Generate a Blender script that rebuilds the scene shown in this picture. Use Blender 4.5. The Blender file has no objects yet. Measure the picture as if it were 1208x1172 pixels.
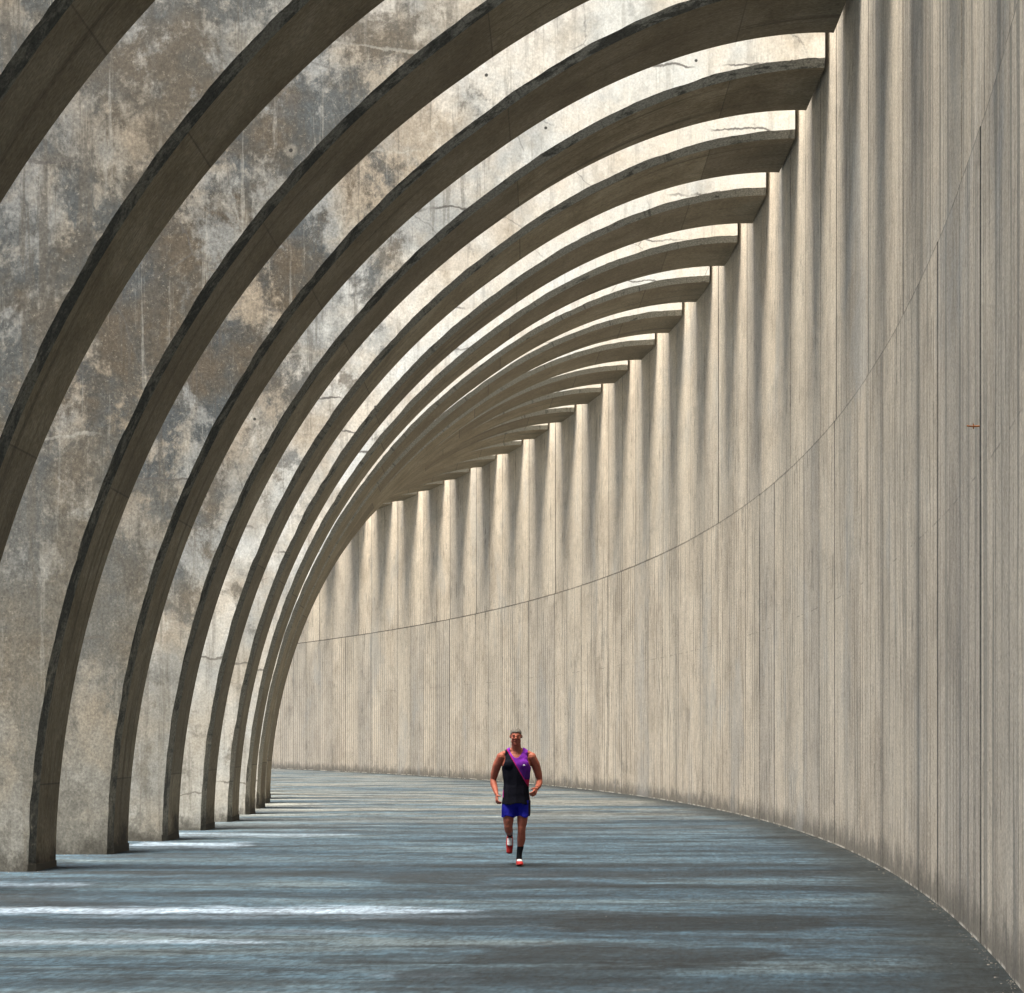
import bpy, bmesh, math, random
from mathutils import Vector, Matrix, noise
R_ = math.radians
C = bpy.context.scene.collection
scene = bpy.context.scene

# ------------------------------------------------------------ camera
cam_d = bpy.data.cameras.new('camera')
cam = bpy.data.objects.new('camera', cam_d)
C.objects.link(cam)
EYE = 1.69
cam.location = (0, 0, EYE)
cam.rotation_euler = (R_(90), 0, 0)
cam_d.sensor_width = 36.0
cam_d.lens = 2000.0 / 1208.0 * 36.0
cam_d.shift_y = (870.6 - 586.0) / 1208.0
cam_d.clip_end = 3000
scene.camera = cam

# ------------------------------------------------------------ light
SUN_EL, SUN_AZ = 75.0, 238.0            # azimuth clockwise from +Y (the view direction)
world = bpy.data.worlds.new('World')
scene.world = world
world.use_nodes = True
wn = world.node_tree
bg = wn.nodes['Background']
sky = wn.nodes.new('ShaderNodeTexSky')
sky.sky_type = 'NISHITA'
sky.sun_disc = False
sky.sun_elevation = R_(SUN_EL)
sky.sun_rotation = R_(SUN_AZ)
sky.air_density = 1.0
sky.dust_density = 2.5
sky.ozone_density = 1.0
wn.links.new(sky.outputs[0], bg.inputs[0])
bg.inputs[1].default_value = 0.08
sun_d = bpy.data.lights.new('sun', 'SUN')
sun_d.energy = 5.0
sun_d.angle = R_(28)
sun_d.color = (1.0, 0.90, 0.75)
sun = bpy.data.objects.new('sun', sun_d)
C.objects.link(sun)
sd = Vector((math.sin(R_(SUN_AZ)) * math.cos(R_(SUN_EL)), math.cos(R_(SUN_AZ)) * math.cos(R_(SUN_EL)), math.sin(R_(SUN_EL))))
sun.rotation_euler = sd.to_track_quat('Z', 'Y').to_euler()
vs = scene.view_settings
vs.view_transform = 'Standard'
vs.look = 'None'
vs.gamma = 1
vs.exposure = 2.12
scene.cycles.max_bounces = 10
scene.cycles.diffuse_bounces = 8

# ------------------------------------------------------------ helpers
def setp(o, label=None, cat=None, group=None, kind=None):
    if label: o['label'] = label
    if cat: o['category'] = cat
    if group: o['group'] = group
    if kind: o['kind'] = kind
    return o

def mesh_obj(name, verts, faces, mat=None, parent=None, smooth=False, uvs=None):
    me = bpy.data.meshes.new(name)
    me.from_pydata([tuple(v) for v in verts], [], faces)
    if uvs is not None:
        uvl = me.uv_layers.new(name='UVMap')
        for li, l in enumerate(me.loops):
            uvl.data[li].uv = uvs[l.vertex_index]
    me.validate(); me.update()
    if smooth:
        for p in me.polygons: p.use_smooth = True
    o = bpy.data.objects.new(name, me)
    C.objects.link(o)
    if mat: me.materials.append(mat)
    if parent: o.parent = parent
    return o

class NT:
    def __init__(s, name):
        s.m = bpy.data.materials.new(name); s.m.use_nodes = True
        s.t = s.m.node_tree; s.b = s.t.nodes['Principled BSDF']
    def n(s, typ, **kw):
        nd = s.t.nodes.new(typ)
        for k, v in kw.items():
            setattr(nd, k, v)
        return nd
    def l(s, a, b): s.t.links.new(a, b)
    def val(s, sock, v):
        if hasattr(v, 'is_linked') or hasattr(v, 'links'): s.l(v, sock)
        else: sock.default_value = v
    def noise(s, vec, scale, detail=4, rough=.55, dist=0.0, dim='3D'):
        nd = s.n('ShaderNodeTexNoise'); nd.noise_dimensions = dim
        if vec is not None: s.l(vec, nd.inputs['Vector'])
        nd.inputs['Scale'].default_value = scale; nd.inputs['Detail'].default_value = detail
        nd.inputs['Roughness'].default_value = rough; nd.inputs['Distortion'].default_value = dist
        return nd.outputs['Fac']
    def mapv(s, vec, scale=(1,1,1), loc=(0,0,0)):
        nd = s.n('ShaderNodeMapping'); s.l(vec, nd.inputs['Vector'])
        nd.inputs['Scale'].default_value = scale; nd.inputs['Location'].default_value = loc
        return nd.outputs[0]
    def ramp(s, f, stops):
        nd = s.n('ShaderNodeValToRGB'); s.l(f, nd.inputs[0])
        el = nd.color_ramp.elements
        while len(el) > 1: el.remove(el[-1])
        el[0].position = stops[0][0]; el[0].color = stops[0][1] if isinstance(stops[0][1], tuple) else (stops[0][1],)*3+(1,)
        for p, c in stops[1:]:
            e = el.new(p); e.color = c if isinstance(c, tuple) else (c, c, c, 1)
        return nd.outputs[0]
    def rmp(s, f, a, b, c=0.0, d=1.0, clamp=True, smooth=True):
        nd = s.n('ShaderNodeMapRange'); nd.clamp = clamp
        if smooth: nd.interpolation_type = 'SMOOTHSTEP'
        s.l(f, nd.inputs[0])
        for i, v in zip((1,2,3,4), (a,b,c,d)): s.val(nd.inputs[i], v)
        return nd.outputs[0]
    def math(s, op, a, b=None, c=None):
        nd = s.n('ShaderNodeMath', operation=op)
        s.val(nd.inputs[0], a)
        if b is not None: s.val(nd.inputs[1], b)
        if c is not None: s.val(nd.inputs[2], c)
        return nd.outputs[0]
    def mix(s, f, a, b, mode='MIX'):
        nd = s.n('ShaderNodeMix', data_type='RGBA', blend_type=mode)
        s.val(nd.inputs[0], f)
        s.val(nd.inputs[6], a); s.val(nd.inputs[7], b)
        return nd.outputs[2]
    def gritty(s, col, vec, scales, lo, hi, seed=(0, 0, 0)):
        """multiply a colour by coarse grit: sand grains, pores and blemishes"""
        g = s.noise(s.mapv(vec, scales, seed), 1.0, 2.5, .75)
        f = s.rmp(g, .30, .70, lo, hi, True, False)
        c = s.n('ShaderNodeCombineXYZ')
        for i in range(3): s.l(f, c.inputs[i])
        return s.mix(1.0, col, c.outputs[0], 'MULTIPLY')
    def bump(s, h, strength, dist, prev=None):
        nd = s.n('ShaderNodeBump'); s.l(h, nd.inputs['Height'])
        nd.inputs['Strength'].default_value = strength; nd.inputs['Distance'].default_value = dist
        if prev is not None: s.l(prev, nd.inputs['Normal'])
        return nd.outputs[0]
    def out(s, col=None, rough=None, normal=None):
        if col is not None: s.val(s.b.inputs['Base Color'], col)
        if rough is not None: s.val(s.b.inputs['Roughness'], rough)
        if normal is not None: s.l(normal, s.b.inputs['Normal'])
        return s.m

def rgb(r, g, b): return (r, g, b, 1)

# ------------------------------------------------------------ plan of the gallery
CX, CD, RO, RI = -428.7428, 61.9714, 433.9336, 423.0708
A0, DA, B0 = -0.0218614, 0.0149556, -0.0453867
def plan(R, a): return Vector((CX + R * math.cos(a), 0.5 * (CD + R * math.sin(a)), 0))
def tang(R, a):
    return Vector((-math.sin(a) * R, 0.5 * math.cos(a) * R, 0)).normalized()

# cumulative arc length along the wall
A_START, A_END = A0 - 18.6 * DA, A0 + 34.4 * DA
WALL_TOP = 15.6
SEAM = 6.72

# ------------------------------------------------------------ materials
def mat_wall(name, upper):
    t = NT(name)
    uv = t.n('ShaderNodeUVMap').outputs[0]
    sep = t.n('ShaderNodeSeparateXYZ'); t.l(uv, sep.inputs[0])
    u, z = sep.outputs[0], sep.outputs[1]
    streak = t.noise(t.mapv(uv, (4.2, .16, 1)), 1.0, 9, .72, .0, '2D')
    fine = t.noise(t.mapv(uv, (17, .7, 1), (7, 3, 0)), 1.0, 8, .78, 0, '2D')
    mot = t.noise(t.mapv(uv, (.75, .55, 1), (3, 9, 0)), 1.0, 9, .70, .4, '2D')
    wide = t.noise(t.mapv(uv, (.9, .05, 1), (31, 2, 0)), 1.0, 3, .5, 0, '2D')
    grain = t.noise(t.mapv(uv, (26, 26, 1)), 1.0, 6, .8, 0, '2D')
    pits = t.noise(t.mapv(uv, (70, 40, 1)), 1.0, 3, .8, 0, '2D')
    col = t.ramp(mot, [(.34, rgb(.44, .378, .30)), (.5, rgb(.56, .49, .395)), (.66, rgb(.63, .56, .46))])
    col = t.mix(t.rmp(streak, .58, .68, 0, .30), col, rgb(.25, .24, .215))
    col = t.mix(t.rmp(wide, .62, .72, 0, .22), col, rgb(.27, .265, .245))
    u_, z_ = u, z
    # thin dark drips that sit in the board joints
    fl = t.math('FRACT', t.math('MULTIPLY', u, 1/0.262))
    ln = t.rmp(t.math('ABSOLUTE', t.math('SUBTRACT', fl, .5)), .06, .13, 1, 0)
    farw = t.rmp(u, s_far0, s_far1, 0, 1)
    patch = t.noise(t.mapv(uv, (2.7, .28, 1), (11, 5, 0)), 1.0, 3, .6, 0, '2D')
    low = t.rmp(z, SEAM - 1.0, SEAM + 2.2, 1, .15)
    lm = t.math('MULTIPLY', t.math('MULTIPLY', ln, t.math('MAXIMUM', t.math('MULTIPLY', t.rmp(patch, .47, .56, .0, .95), t.rmp(u, s_near0, s_near1 + 12, .6, 1)), t.math('MULTIPLY', farw, t.rmp(t.math('ADD', z, t.math('MULTIPLY', patch, 2.4)), 5.4, 7.0, .85, .12)))), low)
    col = t.mix(lm, col, rgb(.11, .105, .095))
    col = t.mix(t.rmp(fine, .60, .66, 0, .32), col, rgb(.17, .16, .14))
    col = t.mix(t.rmp(fine, .34, .41, .18, 0), col, rgb(.62, .575, .49))
    col = t.mix(t.rmp(grain, .53, .66, 0, .45), col, rgb(.22, .195, .155))
    col = t.mix(t.rmp(pits, .60, .66, 0, .6), col, rgb(.12, .105, .085))
    col = t.mix(t.rmp(grain, .34, .46, .4, 0), col, rgb(.70, .645, .54))
    # short vertical dashes and tie holes
    vor = t.n('ShaderNodeTexVoronoi'); t.l(t.mapv(uv, (2.2, 1.1, 1)), vor.inputs['Vector']); vor.inputs['Scale'].default_value = 1
    col = t.mix(t.rmp(vor.outputs['Distance'], .015, .035, .75, 0), col, rgb(.08, .075, .07))
    uv2 = t.n('ShaderNodeUVMap', uv_map='Joint').outputs[0]
    s2 = t.n('ShaderNodeSeparateXYZ'); t.l(uv2, s2.inputs[0])
    jn = t.noise(t.mapv(uv, (.01, .5, 1), (3, 3, 0)), 1.0, 4, .6, 0, '2D')
    col = t.mix(t.math('MULTIPLY', t.rmp(s2.outputs[0], .25, .95, 0, 1), t.rmp(jn, .35, .6, .55, .95)), col, rgb(.06, .06, .058))
    col = t.mix(t.rmp(s2.outputs[1], .5, 1.0, 0, .30), col, rgb(.26, .26, .25))
    col = t.mix(t.rmp(s2.outputs[1], .0, .5, .20, 0), col, rgb(.56, .52, .44))
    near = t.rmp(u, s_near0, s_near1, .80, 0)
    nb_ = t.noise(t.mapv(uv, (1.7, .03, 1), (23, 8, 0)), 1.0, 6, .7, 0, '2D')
    col = t.mix(t.math('MULTIPLY', near, t.rmp(nb_, .53, .585, .28, 1)), col, rgb(.135, .135, .125))  # runoff bands, over a grey tint painting the weaker light near the camera
    sw = t.math('ADD', z, t.math('MULTIPLY', t.noise(t.mapv(uv, (3, 3, 1)), 1.0, 3, .6, 0, '2D'), .03))
    col = t.mix(t.rmp(t.math('ABSOLUTE', t.math('SUBTRACT', sw, SEAM + .02)), .008, .04, .7, 0), col, rgb(.08, .078, .07))
    sb = t.math('MULTIPLY', t.rmp(t.math('ABSOLUTE', t.math('SUBTRACT', sw, 3.9)), .004, .014, 1, 0), t.rmp(t.noise(t.mapv(uv, (2.5, .1, 1)), 1.0, 3, .7, 0, '2D'), .5, .6, 0, .55))
    col = t.mix(sb, col, rgb(.12, .115, .105))
    dr = t.noise(t.mapv(uv, (13, .55, 1), (2, 7, 0)), 1.0, 4, .7, 0, '2D')
    dz = t.noise(t.mapv(uv, (.5, .8, 1), (5, 7, 0)), 1.0, 4, .7, 0, '2D')
    col = t.mix(t.math('MULTIPLY', t.rmp(dr, .58, .63, 0, .75), t.rmp(dz, .48, .60, 0, 1)), col, rgb(.12, .115, .10))
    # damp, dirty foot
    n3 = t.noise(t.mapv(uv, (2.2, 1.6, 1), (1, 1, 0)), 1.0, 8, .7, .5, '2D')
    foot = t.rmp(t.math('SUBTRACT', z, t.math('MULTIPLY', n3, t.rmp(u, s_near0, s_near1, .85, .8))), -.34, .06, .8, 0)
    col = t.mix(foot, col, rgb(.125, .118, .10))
    salt = t.noise(t.mapv(uv, (1.1, .5, 1), (4, 1, 0)), 1.0, 6, .75, 0, '2D')
    col = t.mix(t.math('MULTIPLY', t.rmp(z, .008, .035, .8, 0), t.rmp(salt, .48, .54, 0, 1)), col, rgb(.68, .64, .56))
    # weathering under the seam and under the slots (blue-grey wash)
    wash = t.noise(t.mapv(uv, (.38, .20, 1), (17, 1, 0)), 1.0, 5, .6, .3, '2D')
    col = t.mix(t.rmp(wash, .56, .70, 0, .35), col, rgb(.33, .345, .345))
    # cracks
    vc = t.n('ShaderNodeTexVoronoi', feature='DISTANCE_TO_EDGE')
    t.l(t.mix(.12, t.mapv(uv, (.16, .32, 1)), t.n('ShaderNodeTexNoise').outputs['Color']), vc.inputs['Vector'])
    col = t.mix(t.rmp(vc.outputs['Distance'], .0008, .003, .18, 0), col, rgb(.16, .15, .14))
    col = t.gritty(col, uv, (34, 26, 1), .70, 1.27)
    col = t.gritty(col, uv, (9, 5, 1), .84, 1.14, (4, 4, 0))
    h = t.math('ADD', t.math('MULTIPLY', grain, .5), t.math('MULTIPLY', fine, 1.0))
    nrm = t.bump(h, .5, .012)
    nrm = t.bump(t.math('SUBTRACT', mot, lm), .35, .03, nrm)
    return t.out(col, .88, nrm)

def mat_face():
    t = NT('weathered_concrete')
    uv = t.n('ShaderNodeTexCoord').outputs['Object']
    info = t.n('ShaderNodeObjectInfo')
    osep = t.n('ShaderNodeSeparateColor'); t.l(info.outputs['Color'], osep.inputs[0])
    zsep = t.n('ShaderNodeSeparateXYZ'); t.l(uv, zsep.inputs[0])
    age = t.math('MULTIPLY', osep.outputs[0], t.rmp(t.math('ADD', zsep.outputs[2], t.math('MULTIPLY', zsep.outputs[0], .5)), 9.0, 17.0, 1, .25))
    off = t.n('ShaderNodeVectorMath', operation='SCALE'); t.l(info.outputs['Location'], off.inputs[0]); off.inputs[3].default_value = 3.7
    add = t.n('ShaderNodeVectorMath', operation='ADD'); t.l(uv, add.inputs[0]); t.l(off.outputs[0], add.inputs[1])
    v = add.outputs[0]
    big = t.noise(t.mapv(v, (1, 1, .8)), .60, 10, .68, .25)
    med = t.noise(t.mapv(v, (1, 1, .55), (5, 2, 8)), 2.6, 9, .74, .3)
    drip = t.noise(t.mapv(v, (6, 6, .30), (9, 4, 1)), 1.0, 8, .72, .05)
    grain = t.noise(v, 20, 9, .92)
    warm = t.noise(t.mapv(v, (1, 1, 1), (2, 7, 3)), .7, 5, .6, .3)
    col = t.ramp(warm, [(.36, rgb(.66, .62, .55)), (.5, rgb(.69, .68, .64)), (.62, rgb(.66, .69, .69))])
    dirt = t.math('ADD', t.math('MULTIPLY', big, .74), t.math('MULTIPLY', med, .26))
    lo = t.math('SUBTRACT', .575, t.math('MULTIPLY', age, .215))
    med2 = t.noise(t.mapv(v, (1, 1, .9), (15, 12, 3)), .80, 10, .74, .25)
    blot = t.math('ADD', t.math('MULTIPLY', med2, .78), t.math('MULTIPLY', t.noise(t.mapv(v, (1, 1, .6), (6, 6, 6)), 5, 8, .8, .2), .22))
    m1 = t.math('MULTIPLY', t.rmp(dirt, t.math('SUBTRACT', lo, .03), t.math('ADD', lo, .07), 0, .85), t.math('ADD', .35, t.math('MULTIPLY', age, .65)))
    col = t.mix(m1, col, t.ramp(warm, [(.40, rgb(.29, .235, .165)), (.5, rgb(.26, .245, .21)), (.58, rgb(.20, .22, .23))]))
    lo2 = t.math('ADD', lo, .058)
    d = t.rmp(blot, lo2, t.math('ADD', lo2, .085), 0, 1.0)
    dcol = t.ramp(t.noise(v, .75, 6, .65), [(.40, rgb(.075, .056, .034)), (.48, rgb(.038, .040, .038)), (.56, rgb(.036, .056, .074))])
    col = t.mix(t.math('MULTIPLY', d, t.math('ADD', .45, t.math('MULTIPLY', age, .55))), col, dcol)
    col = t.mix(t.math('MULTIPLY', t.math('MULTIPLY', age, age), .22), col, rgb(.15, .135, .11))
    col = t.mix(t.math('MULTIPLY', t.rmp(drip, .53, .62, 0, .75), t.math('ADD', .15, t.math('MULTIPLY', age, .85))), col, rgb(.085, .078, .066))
    col = t.mix(t.math('MULTIPLY', t.rmp(drip, .34, .43, .45, 0), age), col, rgb(.42, .42, .39))
    # pale rubbed specks and crust
    col = t.mix(t.rmp(grain, .54, .64, 0, .6), col, rgb(.56, .52, .44))
    col = t.mix(t.rmp(grain, .36, .46, t.math('ADD', .22, t.math('MULTIPLY', age, .45)), 0), col, rgb(.08, .075, .065))
    # lift lines of the pours
    sep = t.n('ShaderNodeSeparateXYZ'); t.l(uv, sep.inputs[0])
    wob = t.math('ADD', sep.outputs[2], t.math('MULTIPLY', t.noise(v, .5, 7, .6), .9))
    fr = t.math('ABSOLUTE', t.math('SUBTRACT', t.math('FRACT', t.math('MULTIPLY', wob, .42)), .5))
    line = t.rmp(fr, .004, .012, 1, 0)
    sel = t.noise(t.mapv(v, (1, 1, 1), (4, 4, 4)), .5, 2, .5)
    col = t.mix(t.math('MULTIPLY', line, t.rmp(sel, .46, .52, 0, .85)), col, rgb(.09, .085, .08))
    col = t.mix(t.math('MULTIPLY', line, t.rmp(sel, .34, .42, .45, 0)), col, rgb(.50, .50, .46))
    # crack net
    vc = t.n('ShaderNodeTexVoronoi', feature='DISTANCE_TO_EDGE')
    t.l(t.mix(.18, t.mapv(v, (.8, .8, .8)), t.noise(v, 1.5, 5, .6)), vc.inputs['Vector']); vc.inputs['Scale'].default_value = 1.0
    col = t.mix(t.math('MULTIPLY', t.rmp(vc.outputs['Distance'], .002, .010, .5, 0), t.rmp(big, .50, .58, 0, 1)), col, rgb(.11, .11, .11))
    # tone of each pour, the darkening towards the foot and the tie holes
    pw = t.n('ShaderNodeTexWhiteNoise', noise_dimensions='2D')
    pc = t.n('ShaderNodeCombineXYZ'); t.l(t.math('FLOOR', t.math('ADD', t.math('MULTIPLY', wob, .42), .5)), pc.inputs[0]); t.l(info.outputs['Random'], pc.inputs[1]); t.l(pc.outputs[0], pw.inputs['Vector'])
    col = t.mix(t.math('MULTIPLY', t.math('MULTIPLY', pw.outputs['Value'], age), .45), col, rgb(.115, .115, .105))
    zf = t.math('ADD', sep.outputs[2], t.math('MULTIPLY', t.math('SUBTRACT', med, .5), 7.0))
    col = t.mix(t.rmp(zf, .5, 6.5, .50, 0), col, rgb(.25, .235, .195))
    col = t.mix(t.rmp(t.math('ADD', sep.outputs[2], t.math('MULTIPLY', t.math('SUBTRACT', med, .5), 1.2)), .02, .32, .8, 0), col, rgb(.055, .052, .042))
    hc = t.n('ShaderNodeCombineXYZ'); t.l(sep.outputs[0], hc.inputs[0]); t.l(t.math('ADD', sep.outputs[2], t.math('MULTIPLY', info.outputs['Random'], 9.0)), hc.inputs[1])
    vh = t.n('ShaderNodeTexVoronoi', voronoi_dimensions='2D'); t.l(hc.outputs[0], vh.inputs['Vector']); vh.inputs['Scale'].default_value = .42; vh.inputs['Randomness'].default_value = .7
    col = t.mix(t.math('MULTIPLY', t.rmp(vh.outputs['Distance'], .020, .045, .4, 0), age), col, rgb(.45, .43, .38))
    col = t.mix(t.rmp(vh.outputs['Distance'], .008, .013, .95, 0), col, rgb(.02, .02, .02))
    rough_ = t.gritty(col, v, (30, 30, 26), .64, 1.32)
    rough_ = t.gritty(rough_, v, (7, 7, 5), .80, 1.18, (3, 3, 3))
    col = t.mix(t.math('ADD', .30, t.math('MULTIPLY', age, .70)), col, rough_)
    nrm = t.bump(t.math('ADD', grain, med), .35, .008)
    return t.out(col, .9, nrm)

def mat_soffit():
    t = NT('board_marked_concrete')
    uv = t.n('ShaderNodeUVMap').outputs[0]        # x along the arch (m), y across (m)
    info = t.n('ShaderNodeObjectInfo')
    off = t.n('ShaderNodeVectorMath', operation='SCALE'); t.l(info.outputs['Location'], off.inputs[0]); off.inputs[3].default_value = 2.3
    add = t.n('ShaderNodeVectorMath', operation='ADD'); t.l(uv, add.inputs[0]); t.l(off.outputs[0], add.inputs[1])
    v = add.outputs[0]
    sep = t.n('ShaderNodeSeparateXYZ'); t.l(uv, sep.inputs[0])
    strk = t.noise(t.mapv(v, (.5, 9, 1)), 1.0, 8, .74, .25, '3D')
    strk2 = t.noise(t.mapv(v, (.12, 3.5, 1), (4, 4, 0)), 1.0, 4, .6, .2, '3D')
    blot = t.noise(v, 1.1, 9, .72, .4)
    grain = t.noise(v, 18, 4, .7)
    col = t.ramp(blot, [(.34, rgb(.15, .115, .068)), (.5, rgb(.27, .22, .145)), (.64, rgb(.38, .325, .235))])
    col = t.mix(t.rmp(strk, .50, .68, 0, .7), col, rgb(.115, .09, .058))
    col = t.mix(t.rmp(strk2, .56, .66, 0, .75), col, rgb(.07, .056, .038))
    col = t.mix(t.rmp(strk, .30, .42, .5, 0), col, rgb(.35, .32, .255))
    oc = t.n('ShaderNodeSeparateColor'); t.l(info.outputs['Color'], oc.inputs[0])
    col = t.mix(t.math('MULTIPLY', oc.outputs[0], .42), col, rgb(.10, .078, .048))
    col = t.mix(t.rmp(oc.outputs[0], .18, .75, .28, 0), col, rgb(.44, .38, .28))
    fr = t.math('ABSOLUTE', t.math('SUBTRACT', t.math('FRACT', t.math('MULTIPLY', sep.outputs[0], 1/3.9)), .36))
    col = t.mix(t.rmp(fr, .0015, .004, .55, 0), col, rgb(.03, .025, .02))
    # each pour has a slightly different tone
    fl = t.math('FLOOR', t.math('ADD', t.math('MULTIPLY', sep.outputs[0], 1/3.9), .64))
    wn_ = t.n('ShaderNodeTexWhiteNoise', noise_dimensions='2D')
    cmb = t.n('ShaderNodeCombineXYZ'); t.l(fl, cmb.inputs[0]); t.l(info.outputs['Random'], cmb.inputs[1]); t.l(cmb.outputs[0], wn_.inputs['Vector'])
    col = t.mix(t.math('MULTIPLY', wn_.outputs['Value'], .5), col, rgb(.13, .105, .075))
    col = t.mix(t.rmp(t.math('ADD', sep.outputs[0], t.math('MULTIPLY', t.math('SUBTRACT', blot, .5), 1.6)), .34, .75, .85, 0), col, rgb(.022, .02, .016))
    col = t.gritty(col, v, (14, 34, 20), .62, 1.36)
    nrm = t.bump(t.math('ADD', t.math('MULTIPLY', strk, 2), grain), .5, .01)
    return t.out(col, .9, nrm)

def mat_chamfer():
    t = NT('stained_arris_concrete')
    uv = t.n('ShaderNodeUVMap').outputs[0]
    info = t.n('ShaderNodeObjectInfo')
    osep = t.n('ShaderNodeSeparateColor'); t.l(info.outputs['Color'], osep.inputs[0])
    age = osep.outputs[0]
    off = t.n('ShaderNodeVectorMath', operation='SCALE'); t.l(info.outputs['Location'], off.inputs[0]); off.inputs[3].default_value = 5.1
    add = t.n('ShaderNodeVectorMath', operation='ADD'); t.l(uv, add.inputs[0]); t.l(off.outputs[0], add.inputs[1])
    v = add.outputs[0]
    n1 = t.noise(t.mapv(v, (1.7, 4, 1)), 1.0, 8, .74, .4)
    n2 = t.noise(t.mapv(v, (9, .7, 1), (3, 3, 0)), 1.0, 4, .7, .1)
    n3 = t.noise(v, 25, 4, .7)
    sepc = t.n('ShaderNodeSeparateXYZ'); t.l(uv, sepc.inputs[0])
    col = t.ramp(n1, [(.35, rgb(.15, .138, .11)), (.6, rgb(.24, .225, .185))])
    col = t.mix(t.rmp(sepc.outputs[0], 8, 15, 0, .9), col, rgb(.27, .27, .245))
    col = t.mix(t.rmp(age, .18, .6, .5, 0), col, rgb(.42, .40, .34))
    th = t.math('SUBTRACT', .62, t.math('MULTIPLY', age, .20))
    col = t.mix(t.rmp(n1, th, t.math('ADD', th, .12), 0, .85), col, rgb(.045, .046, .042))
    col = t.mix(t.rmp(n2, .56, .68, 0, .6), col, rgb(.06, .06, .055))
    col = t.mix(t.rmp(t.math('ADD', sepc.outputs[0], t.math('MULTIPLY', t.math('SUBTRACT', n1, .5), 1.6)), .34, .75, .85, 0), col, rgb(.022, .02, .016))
    col = t.gritty(col, v, (26, 30, 20), .55, 1.42)
    nrm = t.bump(t.math('ADD', n2, n3), .8, .015)
    return t.out(col, .9, nrm)

# skylight bands painted pale on the floor, damp patches and fin shadows painted dark, measured on the photo: x0, x1, y, half height (px), pale?, strength
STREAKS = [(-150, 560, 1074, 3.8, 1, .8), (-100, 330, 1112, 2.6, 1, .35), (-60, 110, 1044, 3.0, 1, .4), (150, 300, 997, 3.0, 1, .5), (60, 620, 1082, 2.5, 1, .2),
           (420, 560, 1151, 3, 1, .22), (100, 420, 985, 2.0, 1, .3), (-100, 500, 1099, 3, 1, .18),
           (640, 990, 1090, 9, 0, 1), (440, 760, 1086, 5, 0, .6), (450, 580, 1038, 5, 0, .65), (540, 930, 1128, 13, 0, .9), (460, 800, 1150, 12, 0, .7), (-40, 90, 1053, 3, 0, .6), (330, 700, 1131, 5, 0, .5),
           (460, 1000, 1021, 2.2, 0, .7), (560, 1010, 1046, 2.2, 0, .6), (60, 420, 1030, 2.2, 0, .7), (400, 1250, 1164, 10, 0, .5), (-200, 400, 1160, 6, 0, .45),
           (60, 620, 1089, 4, 0, .45)]
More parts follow.
